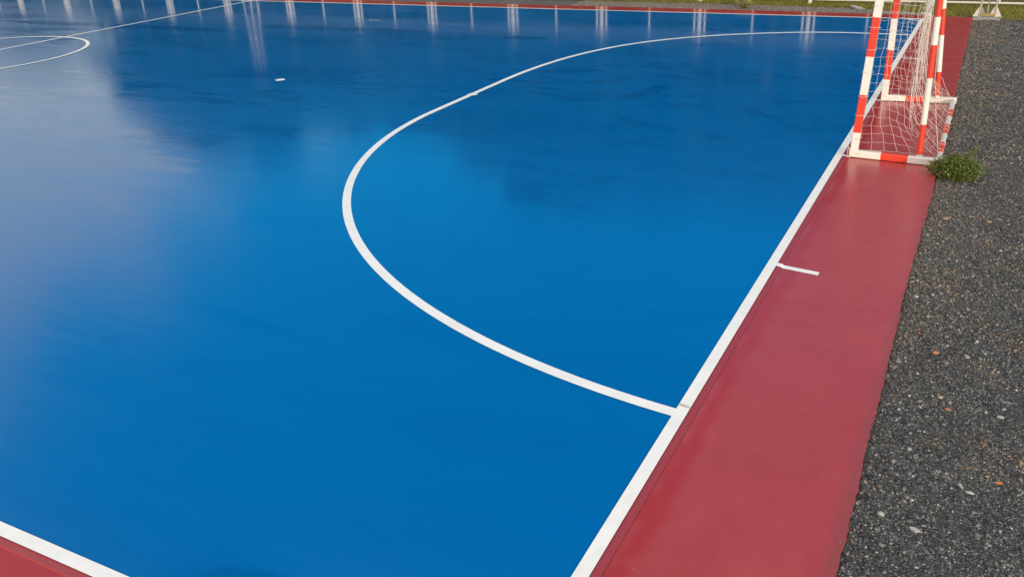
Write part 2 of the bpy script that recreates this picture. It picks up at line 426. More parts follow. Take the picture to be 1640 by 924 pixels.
tick('corner_mark', 15.455, .33, .06, -.06, 'short white mark on the red strip beyond the goal')
tick('goal_mark', 9.010, .085, .05, 0, 'tiny white tick between the line and the near goalpost')
tick('goal_mark', 12.035, .07, .05, 0, 'tiny white tick between the line and the far goalpost')
m = MB(); m.poly([(-13.0, 17.2, ZL), (-12.68, 17.225, ZL), (-12.68, 17.26, ZL), (-13.0, 17.235, ZL)])
struct(m.build('paint_mark', M['line']), 'small white paint dash alone near the far touchline')
# grey smear where the curved line meets the goal line, and a lick of deeper blue beside it
yj = 2.835
m = MB(); m.poly([(-.083, yj, ZL + .004), (-.002, yj - .012, ZL + .004), (-.002, yj + .006, ZL + .004), (-.083, yj + .026, ZL + .004)])
struct(m.build('paint_smear', M['smear']), 'grey smear across the goal line at the curve joint')

# ------------------------------------------------------------------ gravel, verge
def edge_x(y): return .006 + np.interp(y, [-.9, 1.6, 4.83, 4.85, 7.7, 20.45], [1.135, 1.121, 1.090, 1.076, 1.080, .935])
ZG = -.047
nx, ny = 60, 420
def gravel_height(x, y): return .006 * np.sin(3.1 * x + 1.7 * y) + .005 * np.sin(7 * x - 5.3 * y) + .004 * np.sin(13 * x + 11 * y)
m = MB()
m.poly([(-41, 20.4, -.052), (1.3, 20.3, -.052), (1.3, 21.3, -.052), (-.3, 21.55, -.052), (-3.7, 21.9, -.052), (-41, 22.2, -.052)])
struct(m.build('gravel_path', M['gravel']), 'dark gravel between the red strip and the grass')
X = np.linspace(.85, 6.5, nx * 2)[None, :].repeat(ny, 0); Y = np.linspace(-3, 20.62, ny)[:, None].repeat(nx * 2, 1)
V = np.stack([X, Y, ZG + gravel_height(X, Y)], -1).reshape(-1, 3)
i = np.arange(ny - 1)[:, None] * nx * 2 + np.arange(nx * 2 - 1)[None, :]
F = np.stack([i, i + 1, i + 1 + nx * 2, i + nx * 2], -1).reshape(-1, 4)
struct(raw('gravel_ground', V, F, M['gravel']), 'dark grey gravel ground beside the red strip')

OCT = np.array([(1, 0, 0), (-1, 0, 0), (0, 1, 0), (0, -1, 0), (0, 0, 1), (0, 0, -1), (.6, .6, .55), (-.6, -.5, .6)], 'f4')
OCTF = np.array([(6, 4, 0), (6, 2, 4), (6, 0, 2), (7, 4, 1), (7, 3, 4), (7, 1, 3), (4, 2, 1), (4, 3, 0), (2, 0, 5), (1, 2, 5), (3, 1, 5), (0, 3, 5)], 'i4')
OCTF = OCTF[:, ::-1]
def chips(name, x, y, z, size, mat):
    N = len(x)
    V = OCT[None] * (1 + rng.uniform(-.35, .35, (N, 8, 3)))
    V *= size[:, None, None] * np.stack([rng.uniform(.7, 1.25, N), rng.uniform(.6, 1.0, N), rng.uniform(.35, .75, N)], -1)[:, None, :]
    # tilt, then turn
    t = rng.normal(0, .35, N); c, s_ = np.cos(t)[:, None], np.sin(t)[:, None]
    V = np.stack([V[..., 0] * c - V[..., 2] * s_, V[..., 1], V[..., 0] * s_ + V[..., 2] * c], -1)
    t = rng.uniform(0, 6.283, N); c, s_ = np.cos(t)[:, None], np.sin(t)[:, None]
    V = np.stack([V[..., 0] * c - V[..., 1] * s_, V[..., 0] * s_ + V[..., 1] * c, V[..., 2]], -1)
    V += np.stack([x, y, z], -1)[:, None, :]
    F = (OCTF[None] + (np.arange(N) * 8)[:, None, None]).reshape(-1, 3)
    return raw(name, V.reshape(-1, 3), F, mat)
def scatter(n, y0, y1, smin, smax, power):
    y = rng.uniform(y0, y1, n); x = edge_x(y) + rng.uniform(.002, 1, n) * 1.35
    s = smin + (smax - smin) * rng.random(n) ** power
    return x, y, s
parts = [scatter(42000, 1.2, 4.2, .0028, .0085, 2.2), scatter(40000, 4.2, 9.5, .0045, .0115, 2), scatter(9000, 1.2, 6, .006, .014, 2.5), scatter(34000, 9.5, 20.3, .007, .017, 1.6)]
# a thicker berm of bigger chips along the red edge
n = 5200; y = rng.uniform(1.2, 20, n); parts.append((edge_x(y) + .012 + np.abs(rng.normal(0, .05, n)), y, .004 + .010 * rng.random(n) ** 2))
n = 55; y = rng.uniform(1.3, 12, n); parts.append((edge_x(y) - np.abs(rng.normal(0, .035, n)) - .012, y, .003 + .004 * rng.random(n) ** 2)); n = 2600; y = rng.uniform(1.2, 8.5, n); parts.append((edge_x(y) + rng.uniform(.02, 1.2, n), y,   .009 + .013 * rng.random(n) ** 2.2))
n = 420; y = rng.uniform(1.2, 5.2, n); parts.append((edge_x(y) + .02 + np.abs(rng.normal(0, .28, n)), y, .012 + .014 * rng.random(n) ** 2))
n = 700; y = rng.uniform(5, 20, n); parts.append((edge_x(y) + .02 + rng.random(n) * 1.1, y, .014 + .014 * rng.random(n) ** 2))
x = np.concatenate([p[0] for p in parts]); y = np.concatenate([p[1] for p in parts]); s_ = np.concatenate([p[2] for p in parts])
zz = np.where(x < edge_x(y) - .008, ZR + .001, ZG + gravel_height(x, y))
tag(chips('gravel', x, y, zz + s_ * .25, s_, M['stone']), 'loose dark gravel chips with a few pale and tan ones', kind='stuff')
n = 26000; x = rng.uniform(-9, 1.0, n); y = np.interp(x, [-40, -4, 0, 1], [20.72, 20.71, 20.60, 20.45]) + rng.random(n) * np.interp(x, [-4, -1.2, 0], [1.2, .95, .5]); s_ = .006 + .014 * rng.random(n) ** 2
tag(chips('gravel', x, y, np.full(n, -.05) + s_ * .25, s_, mat_stone('pale_gravel_chips', .30)), 'coarse grey gravel between the far red strip and the grass', kind='stuff')

# single bigger stones that stand out on the gravel
def rock(x, y, r_, sx, sz, mat, label, cat='stone', ang=0.0, zb=ZG):
    import bmesh
    bm = bmesh.new(); bmesh.ops.create_icosphere(bm, subdivisions=2, radius=1)
    rr = random.Random(int(abs(x * 1000) + y * 77))
    pl = [(Vector((rr.uniform(-1, 1), rr.uniform(-1, 1), rr.uniform(-.6, 1))).normalized(), rr.uniform(.38, .75)) for _ in range(11)]
    for v in bm.verts:
        for nrm, d in pl:
            k = v.co.dot(nrm)
            if k > d: v.co -= nrm * (k - d)
        v.co = Vector((v.co.x * r_ * sx, v.co.y * r_ * .8, v.co.z * r_ * sz))
    me = bpy.data.meshes.new('stone'); bm.to_mesh(me); bm.free(); me.materials.append(M[mat])
    o = bpy.data.objects.new('stone', me); COL.objects.link(o); o.location = (x, y, zb + r_ * sz * .45); o.rotation_euler = (rr.uniform(-.2, .2), rr.uniform(-.2, .2), ang)
    return tag(o, label, cat, 'larger stones lying on the gravel')
ROCKS = []   # filled from measured picture points further down

# ------------------------------------------------------------------ camera (solved from the court markings)
cam = bpy.data.cameras.new('camera'); co = bpy.data.objects.new('camera', cam); COL.objects.link(co); S.camera = co
CX, CYc, CZ, YAW, PIT, ROL, FPX = 1.3907, -2.1265, 3.2828, .4991, .4360, -.0465, 1423.0
fw = Vector((-math.sin(YAW) * math.cos(PIT), math.cos(YAW) * math.cos(PIT), -math.sin(PIT)))
rt = Vector((math.cos(YAW), math.sin(YAW), 0)); up = rt.cross(fw)
r2 = rt * math.cos(ROL) + up * math.sin(ROL); u2 = -rt * math.sin(ROL) + up * math.cos(ROL)
co.matrix_world = Matrix(((r2.x, u2.x, -fw.x, CX), (r2.y, u2.y, -fw.y, CYc), (r2.z, u2.z, -fw.z, CZ), (0, 0, 0, 1)))
cam.sensor_width = 36; cam.lens = 36 * FPX / 1640; cam.clip_end = 3000; cam.clip_start = .05

for a in [(1.400, 4.335, .026, 1.25, .6, 'rock_o', 'bright orange brick fragment, the largest on the gravel'),
          (1.457, 2.212, .034, 1.3, .55, 'rock_w', 'white stone with a grey side near the bottom of the gravel'),
          (1.841, 2.853, .018, 1.4, .5, 'rock_o', 'flat orange chip lying alone on the lower right gravel'),
          (1.843, 3.598, .022, 1.5, .5, 'rock_w', 'pale oval pebble near the right picture edge'),
          (1.238, 3.437, .017, 1.1, .6, 'rock_w', 'small white pebble between the red edge and the orange bits'),
          (1.701, 2.688, .022, 1.6, .4, 'rock_w', 'thin pale sliver of stone in the middle of the lower gravel'),
          (1.660, 7.336, .024, 1.3, .5, 'rock_t', 'flat pinkish tan stone out on the gravel by itself'),
          (1.858, 8.338, .026, 1.4, .4, 'rock_o', 'flat orange stone level with the weed near the right edge'),
          (1.252, 7.273, .032, 1.5, .4, 'rock_t', 'flat tan stone near the red edge, in front of the weed'),
          (1.524, 3.571, .016, 1.3, .5, 'rock_o', 'small amber chip beside the grey twig shaped stone'),
          (1.255, 4.62, .016, 1.2, .6, 'rock_o', 'small orange chip close to the crack in the red strip'),
          (1.229, 3.717, .015, 1.2, .5, 'rock_o', 'small orange chip near the red edge above a white pebble'),
          (1.160, 4.10, .022, 1.3, .55, 'rock_g', 'smooth grey stone touching the red edge')]:
    rock(*a)
rock(-1.62, 21.52, .13, 1.7, .40, 'rock_w', 'flat pale rock at the edge of the verge behind the net', zb=-.03)
rock(-.02, 20.86, .10, 1.5, .45, 'rock_w', 'pale rock by the far corner of the red strip', zb=-.03)

# ------------------------------------------------------------------ goal
goal = empty('futsal_goal', (.55, 10.53, ZR))
tag(goal, 'red and white striped futsal goal with a sagging white net', 'goal')
def gp(name, mb, mats, smooth=False):
    o = mb.build(name, mats, None, smooth); o.parent = goal; o.matrix_parent_inverse = Matrix.Translation(-goal.location); return o
WO = [M['white'], M['orange']]
SQ = square(.088, .088); SB = square(.085, .080)
def zbands(z0, z1, cuts, first):
    out = []; k = first
    for c in cuts: out.append(((c - z0) / (z1 - z0), k)); k = 1 - k
    out.append((1.0, k)); return out
Z0, Z1 = .066, 2.05
PA, PAT = Vector((.122, 9.036, Z0)), Vector((.205, 9.05, Z1))
PB, PBT = Vector((.108, 12.075, Z0)), Vector((.100, 12.08, Z1))
SA, SAT = Vector((.853, 8.985, Z0)), Vector((.815, 9.0, 2.0))
SBb, SBT = Vector((.818, 12.105, Z0)), Vector((.665, 12.11, 2.0))
mb = MB(); mb.sweep(PA, PAT, SQ, zbands(Z0, Z1, [.295, .749, 1.192, 1.633], 0), up=(0, 1, 0)); gp('post', mb, WO)
mb = MB(); mb.sweep(PB, PBT, SQ, zbands(Z0, Z1, [.306, .731, 1.171, 1.61], 0), up=(0, 1, 0)); gp('post', mb, WO)
mb = MB(); mb.sweep(PAT + Vector((0, -.044, .0)), PBT + Vector((0, .044, .0)), square(.090, .090), [(k / 7, k % 2) for k in range(1, 8)]); gp('crossbar', mb, WO)
R1 = ring(.034, 16)
mb = MB(); mb.sweep(SA, SAT, R1, zbands(Z0, 2.0, [.105, .461, .991, 1.357, 1.659], 0)); gp('rear_support', mb, WO, False)
mb = MB(); mb.sweep(SBb, SBT, R1, zbands(Z0, 2.0, [.11, .444, .959, 1.317, 1.7], 0)); gp('rear_support', mb, WO, False)
# near and far ground bars, butted against the foot of each post
zc = .034
A0, A1 = Vector((.078, 9.034, zc)), Vector((1.115, 8.962, zc))
B0, B1 = Vector((.062, 12.075, zc)), Vector((1.075, 12.165, zc))
mb = MB(); mb.sweep(A0, A1, SB, [(.345, 0), (.635, 1), (1, 0)]); gp('ground_bar', mb, WO)
mb = MB(); mb.sweep(B0, B1, SB, [(.33, 0), (.60, 1), (1, 0)]); gp('ground_bar', mb, WO)
R2 = ring(.030, 14)
C0, C1 = Vector((1.062, 9.008, zc)), Vector((1.035, 12.118, zc))
cuts = [9.33, 9.78, 10.2, 10.68, 11.12, 11.53]
mb = MB(); mb.sweep(C0, C1, R2, [((c - 9.008) / 3.11, k % 2) for k, c in enumerate(cuts)] + [(1, 0)]); gp('rear_ground_bar', mb, [M['greywhite'], M['orange']])
mb = MB(); mb.sweep(PAT + Vector((.045, 0, -.03)), SAT + Vector((.03, 0, .02)), ring(.03, 12), [(.3, 1), (.6, 0), (1, 1)]); gp('top_arm', mb, WO)
mb = MB(); mb.sweep(PBT + Vector((.045, 0, -.03)), SBT + Vector((.03, 0, .02)), ring(.03, 12), [(.3, 1), (.6, 0), (1, 1)]); gp('top_arm', mb, WO)
mb = MB(); mb.sweep(SAT + Vector((0, .034, .02)), SBT + Vector((0, -.034, .02)), ring(.028, 12), [(k / 6, k % 2) for k in range(1, 7)]); gp('rear_top_bar', mb, WO)

# net: a profile that hangs blown forward from the rear top bar and sweeps out to the rear ground bar
rn = random.Random(5)
def prof(y, s):
    """s 0 (top) .. 1 (ground bar)"""
    k = (y - 9.0) / 3.1
    ctl = [(2.0, np.interp(k, [0, .5, 1], [.80, .74, .67])), (1.65, np.interp(k, [0, .15, .5, 1], [.69, .65, .63, .56])), (1.1, np.interp(k, [0, .15, .5, 1], [.68, .65, .62, .57])),
           (.62, np.interp(k, [0, .15, .5, 1], [.67, .65, .63, .60])), (.38, np.interp(k, [0, .15, .5, 1], [.73, .71, .70, .69])), (.20, .89), (.055, 1.045)]
    z = [c[0] for c in ctl]; x = [float(c[1]) for c in ctl]
    d = [0]
    for a in range(1, len(ctl)): d.append(d[-1] + math.hypot(z[a] - z[a - 1], x[a] - x[a - 1]))
    t = s * d[-1]
    return float(np.interp(t, d, x)), float(np.interp(t, d, z))
TH = .0018
def net_mesh(name, grid, mat=None):
    m = MB(); nr, nc = len(grid), len(grid[0])
    for a in range(nr):
        for b_ in range(nc):
            if b_ + 1 < nc: m.path([grid[a][b_], mid(grid[a][b_], grid[a][b_ + 1]), grid[a][b_ + 1]], TH)
            if a + 1 < nr: m.path([grid[a][b_], grid[a + 1][b_]], TH)
    return gp(name, m, M['cord'])
def mid(p, q):
    c = (p + q) / 2; c.z -= .010 * rn.uniform(.2, 1.2); return c
def jit(a): return Vector((rn.uniform(-a, a), rn.uniform(-a, a), rn.uniform(-a, a)))
rows = 19
def back_grid():
    G = []
    for a in range(rows + 1):
        row = []
        for b_ in range(27):
            y = 9.04 + 3.03 * b_ / 26; x, z = prof(y, a / rows)
            wob = .030 * math.sin(b_ * 1.3 + a * .25) + .022 * math.sin(b_ * 2.9 + a * .7)
            f = math.sin(math.pi * min(1, a / rows * 1.0)) ** .5 if 0 < a < rows else 0
            row.append(Vector((x + wob * f, y, z)) + jit(.012 * f))
        G.append(row)
    return G
net_mesh('net', back_grid())
def side_grid(p0, p1, yb, inward, cols=6):
    G = []
    for a in range(rows + 1):
        s = a / rows; zp = 2.0 * (1 - s) + .075 * s
        pst = p0.lerp(p1, (zp - Z0) / (Z1 - Z0)); bx, bz = prof(yb, s)
        row = []
        for b_ in range(cols + 1):
            u = b_ / cols
            x = pst.x + .045 + (bx - pst.x - .045) * u
            # lower rows run level from the post, then fall away towards the ground bar
            drop = u ** (1.0 + 2.2 * s)
            z = zp + (bz - zp) * drop - .03 * math.sin(math.pi * u) * (1 - s)
            z += .02 * math.sin(math.pi * u) * s
            bel = inward * math.sin(math.pi * u) * math.sin(math.pi * min(.97, s * .9 + .1))
            y = pst.y + (yb - pst.y) * u + bel
            f = 1 if 0 < b_ < cols and 0 < a < rows else .2
            row.append(Vector((x, y, max(z, .07))) + jit(.016 * f))
        G.append(row)
    return G
net_mesh('net', side_grid(PA, PAT, 9.04, .13))
net_mesh('net', side_grid(PB, PBT, 12.07, -.13))
# net edge cords, lashings round bars and post foot
m = MB()
def wig(p, q, k, a):
    p, q = Vector(p), Vector(q); return [p.lerp(q, i / k) + (jit(a) if 0 < i < k else Vector()) for i in range(k + 1)]
m.path(wig(SAT + Vector((.01, .06, -.05)), (.886, 9.1, .94), 5, .004) + wig((.886, 9.1, .94), (1.046, 9.09, .072), 5, .006)[1:], .0036, 5)
m.path(wig((.79, 12.1, .42), (1.0, 12.12, .07), 4, .01), .003, 5)
m.path(wig((.72, 9.06, 1.95), (.69, 9.08, .5), 8, .012), .0034, 4)
gp('net_rope', m, M['cord'])
m = MB()
def loop(c, axis, r_):
    c = Vector(c); axis = Vector(axis).normalized(); a = axis.cross(Vector((0, 0, 1)) if abs(axis.z) < .9 else Vector((1, 0, 0))).normalized(); b_ = a.cross(axis)
    pts = [c + (a * math.cos(t) + b_ * math.sin(t)) * r_ * rn.uniform(.97, 1.12) + axis * rn.uniform(-.008, .008) for t in np.linspace(0, 6.283, 13)]
    m.path(pts + [pts[0]], .0028)
for k in range(13):
    p = C0.lerp(C1, (k + .5 + rn.uniform(-.3, .3)) / 13); loop(p, C1 - C0, .035)
for k in range(1, 8):
    z = k * .25 + rn.uniform(-.02, .02)
    for A, B in ((PA, PAT), (PB, PBT)): loop(A.lerp(B, (z - Z0) / (Z1 - Z0)), (0, 0, 1), .059)
m.path([(.078, 8.985, .07), (.062, 8.96, .13), (.058, 8.955, .09), (.066, 8.955, .02), (.08, 8.965, .0), (.09, 8.98, .02)], .0035, 5)
gp('lashing', m, M['cord'])

# ------------------------------------------------------------------ weed beside the goal and a pale one on the far gravel
def leaves_mesh(name, P, L_, W_, parent, mat, mi=None, flat=.5):
    N = len(P); d = rng.normal(0, 1, (N, 3)); d[:, 2] = np.abs(d[:, 2]) * flat; d /= np.linalg.norm(d, axis=1)[:, None]
    s = np.cross(d, rng.normal(0, 1, (N, 3))); s /= np.linalg.norm(s, axis=1)[:, None]
    L_ = L_ * rng.uniform(.6, 1.3, N)[:, None]; W_ = W_ * rng.uniform(.6, 1.2, N)[:, None]
    nrm = np.cross(d, s)
    V = np.stack([P, P + d * L_ * .45 + s * W_ * .5 + nrm * L_ * .06, P + d * L_ - nrm * L_ * .10, P + d * L_ * .45 - s * W_ * .5 + nrm * L_ * .06], 1).reshape(-1, 3)
    i = np.arange(N)[:, None] * 4
    F = np.concatenate([i + np.array([[0, 1, 2]]), i + np.array([[0, 2, 3]])], 1).reshape(-1, 3)
    return raw(name, V, F, mat, parent)
weed = empty('weed', (1.27, 8.66, ZG)); tag(weed, 'bushy green weed growing at the goal corner on the red edge', 'weed')
st = MB(); P = []; Pd = []; Pf = []
for k in range(190):
    a = rng.uniform(0, 6.283); rad = rng.random() ** .7; reach = .30 * rad
    hx = math.cos(a) * reach * 1.05; hy = math.sin(a) * reach * .75
    h = .23 * (1 - .55 * rad ** 2) * rng.uniform(.7, 1.15)
    if k in (3, 9, 20, 31): hx, hy, h = .16 + rng.uniform(-.03, .03), .08, .34
    base = Vector((rng.uniform(-.06, .06), rng.uniform(-.05, .05), 0)); tip = Vector((hx, hy, h)); c1 = base.lerp(tip, .5) + Vector((0, 0, .05))
    pts = [base, c1, tip]; st.path(pts, .0028, 4)
    for j in range(44):
        t = rng.uniform(.25, 1.05); p = base.lerp(c1, t * 2) if t < .5 else c1.lerp(tip, (t - .5) * 2)
        q = np.array(p) + rng.normal(0, .018, 3); q[2] = max(q[2], .006)
        (Pd if (hx < -.17 and rng.random() < .75) or rng.random() < .05 else P).append(q)
    if rng.random() < .30: Pf.append(np.array(tip) + rng.normal(0, .02, 3))
st.build('stem', M['stem'], weed)
GV = []
for k in range(230):
    a = rng.uniform(0, 6.283); r0 = .20 * rng.random() ** .5; b0 = Vector((math.cos(a) * r0 * 1.1, math.sin(a) * r0 * .8, 0)); ln = rng.uniform(.12, .30)
    dd = Vector((math.cos(a) * .5 + rng.normal(0, .35), math.sin(a) * .4 + rng.normal(0, .3), 1)).normalized(); sd = dd.cross(Vector((rng.normal(), rng.normal(), .1))).normalized() * .0026
    t1 = b0 + dd * ln * .6; t2 = b0 + dd * ln + Vector((dd.x * .08, dd.y * .08, -.03))
    GV += [b0 - sd, b0 + sd, t1 + sd * .7, b0 - sd, t1 + sd * .7, t1 - sd * .7, t1 - sd * .7, t1 + sd * .7, t2]
raw('grass_spikes', [tuple(p) for p in GV], np.arange(len(GV)).reshape(-1, 3), M['weed'], weed)
leaves_mesh('foliage', np.array(P), .028, .014, weed, M['weed'])
leaves_mesh('dry_foliage', np.array(Pd), .032, .014, weed, M['dryweed'])
leaves_mesh('bud', np.array(Pf), .013, .012, weed, M['flower'])
pw = empty('weed', (-4.25, 21.15, -.05)); tag(pw, 'small pale yellow weed on the gravel beyond the far red strip', 'weed')
P = []; st = MB()
for k in range(40):
    a = rng.uniform(0, 6.283); rad = rng.random() ** .6; tip = Vector((math.cos(a) * .24 * rad, math.sin(a) * .2 * rad, .26 * rng.uniform(.5, 1)))
    st.path([(0, 0, 0), tip], .004, 4)
    for j in range(14): P.append(np.array(tip) * rng.uniform(.4, 1.05) + rng.normal(0, .02, 3))
st.build('stem', M['stem'], pw); leaves_mesh('foliage', np.array(P), .05, .022, pw, M['paleweed'])

# ------------------------------------------------------------------ verge and grass
m = MB(); T = []
xs = np.arange(-41, 9.1, .15)
def verge_y(x): return float(np.interp(x, [-41, -3.7, -1.3, -.3, .6, 1.0, 1.5, 9], [22.2, 21.85, 21.6, 21.1, 20.62, 20.62, 20.46, 20.3]))
lo = [(x, verge_y(x) + random.uniform(-.05, .05), -.040) for x in xs]; hi = [(x, 22.9, -.040) for x in xs]
m.v = lo + hi; k = len(xs); m.f = [(i, i + 1, k + i + 1, k + i) for i in range(k - 1)]; m.mi = [0] * (k - 1)
struct(m.build('grass_verge', M['turf']), 'olive grass verge at the foot of the fence')
def blades(name, n, x0, x1, yfun, hmin, hmax, mat, label):
    x = rng.uniform(x0, x1, n); y = yfun(x, n); h = rng.uniform(hmin, hmax, n) * rng.uniform(.5, 1, n)
    a = rng.uniform(0, 6.283, n); w = .004 + .004 * rng.random(n); lean = rng.normal(0, .6, (n, 2)) * h[:, None]
    b = np.stack([x, y, np.full(n, -.042)], -1); d = np.stack([np.cos(a) * w, np.sin(a) * w, np.zeros(n)], -1)
    t = b + np.stack([lean[:, 0], lean[:, 1], h], -1)
    V = np.stack([b - d, b + d, t], 1).reshape(-1, 3); F = np.arange(3 * n).reshape(-1, 3)
    return tag(raw(name, V, F, mat), label, kind='stuff')
blades('grass', 52000, -14, 3.2, lambda x, n: np.array([verge_y(v) for v in x]) + (22.75 - np.array([verge_y(v) for v in x])) * rng.random(n) ** 1.1, .03, .11, M['blade'], 'short olive grass along the fence')
blades('dry_grass', 30000, -14, 4.5, lambda x, n: rng.uniform(22.4, 25.5, n), .04, .16, M['dryblade'], 'dry brownish grass beyond the fence')

# ------------------------------------------------------------------ fence
fence = empty('pipe_fence', (-14, 22.1, -.04)); tag(fence, 'low white pipe fence with framed panels behind the court', 'fence')
def fp(name, mb, mat):
    o = mb.build(name, mat, None); o.parent = fence; o.matrix_parent_inverse = Matrix.Translation(-fence.location); return o
PX = [-2.85 + 2.835 * k for k in range(-12, 4)]
YF = 22.1
for x in PX:
    m = MB(); m.sweep((x, YF, -.06), (x, YF, 1.00), ring(.052, 14)); m.sweep((x, YF, 1.00), (x, YF, 1.02), ring(.060, 14)); fp('fence_post', m, M['fence'])
for x0, x1 in zip(PX[:-1], PX[1:]):
    a, b_ = x0 + .14, x1 - .14; c = (x0 + x1) / 2
    m = MB()
    for x in (a, b_): m.sweep((x, YF, .07), (x, YF, .94), ring(.026, 10))
    for z in (.085, .925): m.sweep((a + .026, YF, z), (b_ - .026, YF, z), ring(.024, 10))
    for x, s1 in ((a, -1), (b_, 1)):
        for z in (.25, .8): m.sweep((x + s1 * .026, YF, z), (x + s1 * .095, YF, z), ring(.012, 6))
    f_ = fp('panel_frame', m, M['fence'])
    m = MB(); m.sweep((c, YF, .109), (c, YF, .901), ring(.022, 10)); fp('mid_rail', m, M['fence'])

# ------------------------------------------------------------------ lattice floodlight masts
def make_mast():
    root = empty('lattice_mast', (1.21, 20.62, -.03), 0)
    m = MB(); m.box((-.27, -.27, -.06), (.27, .27, .022)); m.box((-.20, -.20, .022), (.20, .20, .04)); m.build('concrete_base', M['concrete'], root)
    H = 2.3; a0, a1 = .155, .105
    cor = [(-1, -1), (1, -1), (1, 1), (-1, 1)]
    def at(c, z): k = a0 + (a1 - a0) * z / H; return Vector((c[0] * k, c[1] * k, z))
    for c in cor:
        m = MB(); m.sweep(at(c, .04), at(c, H), ring(.021, 10)); m.build('leg', M['steel'], root)
    m = MB()
    for c in cor:    # thin triangular foot plates: outward at the front legs, inward pairs at the back legs
        p = at(c, .045); e_ = Vector((c[0] if c[1] < 0 else -c[0], 0, 0)); s = Vector((0, .004, 0)); wd, hg = (.13, .21) if c[1] < 0 else (.115, .20)
        t = [p + e_ * .018, p + e_ * wd, p + e_ * .018 + Vector((0, 0, hg))]
        m.poly([q + s for q in t]); m.poly([q - s for q in reversed(t)])
        for i_ in range(3): u, v = t[i_], t[(i_ + 1) % 3]; m.poly([u - s, v - s, v + s, u + s])
    m.build('gusset', M['fence'], root)
    m = MB(); z = .40; k = 0
    while z < H - .3:
        for i_ in range(4):
            p, q = cor[i_], cor[(i_ + 1) % 4]
            m.sweep(at(p, z), at(q, z), ring(.011, 6)); 
            if z > .5:
                zz = z + .38
                m.sweep(at(p if k % 2 else q, z), at(q if k % 2 else p, zz), ring(.009, 6))
        z += .40; k += 1
    m.build('lattice', M['steel'], root)
    m = MB(); m.sweep((-.13, -.178, .085), (.16, -.178, .085), square(.012, .05, .003)); m.sweep((-.178, -.16, .085), (-.178, .14, .085), square(.012, .05, .003)); m.build('yellow_band', M['yellow'], root)
    m = MB(); m.sweep((0, 0, .03), (0, 0, H), ring(.02, 8)); m.build('conduit', M['steel'], root)
    return root
mast = make_mast(); tag(mast, 'white lattice mast with triangular foot plates at the far corner', 'mast', 'lattice masts outside the far touchline')
m2 = copy_tree(mast); m2.location = (-20.52, 20.95, -.03); tag(m2, 'lattice mast by the halfway line, seen as a streak mirrored in the floor', 'mast')

# ------------------------------------------------------------------ trees beyond the fence (the wet floor mirrors them)
def tree_meshes(seed, Ht, Rr):
    q = np.random.default_rng(seed); rr = random.Random(seed)
    m = MB(); H0 = Ht * .22
    m.path([(0, 0, -.1), (rr.uniform(-.1, .1), .05, H0), (rr.uniform(-.2, .2), .1, Ht * .55)], .20, 9)
    cl = []
    for k in range(9):
        a = k * 2.4 + rr.uniform(-.3, .3); z = Ht * rr.uniform(.3, .85); rad = Rr * rr.uniform(.35, .75) * (1.15 - abs(z / Ht - .5))
        p = (math.cos(a) * rad, math.sin(a) * rad, z); m.path([(0, 0, max(H0, z - 1.6)), (p[0] * .5, p[1] * .5, z - .5), p], .06, 6); cl.append(p)
    for k in range(26):
        a = rr.uniform(0, 6.283); z = Ht * rr.uniform(.05, .9); rad = Rr * rr.uniform(.2, .85) * min(1, 1.35 - z / Ht) ; cl.append((math.cos(a) * rad, math.sin(a) * rad, z))
    cl.append((0, 0, Ht * .92))
    P = []
    for c in cl:
        n = 230; d = q.normal(0, 1, (n, 3)); d /= np.linalg.norm(d, axis=1)[:, None]; rad = Rr * .42 * q.random(n)[:, None] ** .45
        P.append(np.array(c) + d * rad * np.array([1, 1, .75]))
    P = np.concatenate(P); P = P[P[:, 2] > .15]
    return m, P
kinds = []
for kk, (Ht, Rr) in enumerate(((10.4, 3.6), (9.6, 4.0), (11.0, 3.4))):
    m, P = tree_meshes(40 + kk, Ht, Rr)
    t = empty('broadleaf_tree', (0, 200, 0)); m.build('trunk', M['bark'], t); leaves_mesh('crown', P, .42, .26, t, M['crown'] if kk != 1 else M['olive'], flat=1)
    kinds.append([t, Ht, False])
TR = []
for az in np.arange(-49.8, 14, 2.9):
    D = 44 + 5 * math.sin(az * 1.7)
    el = 19.9 + .4 * math.sin(az * 3.1) if az > -26 else float(np.interp(az, [-50, -47, -43.5, -41, -31, -27.5], [13.0, 15.5, 16.5, 14.3, 14.8, 19.2])) + .7 * math.sin(az * 2.3)
    TR.append((az, D, math.tan(R(el)) * D - 3.28))
for az in np.arange(-76, -52, 4.2): TR.append((az, 60 + 3 * math.sin(az), 3.6 + .5 * math.sin(az * 2.1)))
for i, (az, D, h) in enumerate(TR):
    k = kinds[i % 3]
    o = k[0] if not k[2] else copy_tree(k[0]); k[2] = True
    sc = h / k[1]; w = max(sc, .75)
    o.location = (CX + D * math.sin(R(az)), CYc + D * math.cos(R(az)), -.07); o.rotation_euler.z = i * 1.9; o.scale = (w, w, sc)
    tag(o, 'dark green tree beyond the fence, mirrored as a dark patch in the floor', 'tree', 'trees beyond the fence')

# low far hills to the left, mirrored in the upper left of the floor
m = MB(); az = np.linspace(-110, 40, 151); rows_ = []
hr = random.Random(3)
for a_ in az:
    D = 260; ht = 1 + (31 + 4 * math.sin(a_ * .31) + 2 * math.sin(a_ * .9 + 1)) * float(np.interp(a_, [-110, -95, -54, -49, -44, 40], [.3, 1, 1, .8, .05, .05]))
    rows_.append([(CX + r_ * math.sin(R(a_)), CYc + r_ * math.cos(R(a_)), z_) for r_, z_ in ((180, -.2), (215, ht * .45), (245, ht * .9), (270, ht), (340, -.2))])
for p_, q_ in zip(rows_[:-1], rows_[1:]):
    for k in range(4): m.poly([p_[k], q_[k], q_[k + 1], p_[k + 1]])
struct(m.build('hills', mat_simple('hill_scrub', (.045, .052, .030), (.03, .04, .022), .95, .15, .5)), 'low scrubby hills far beyond the trees')

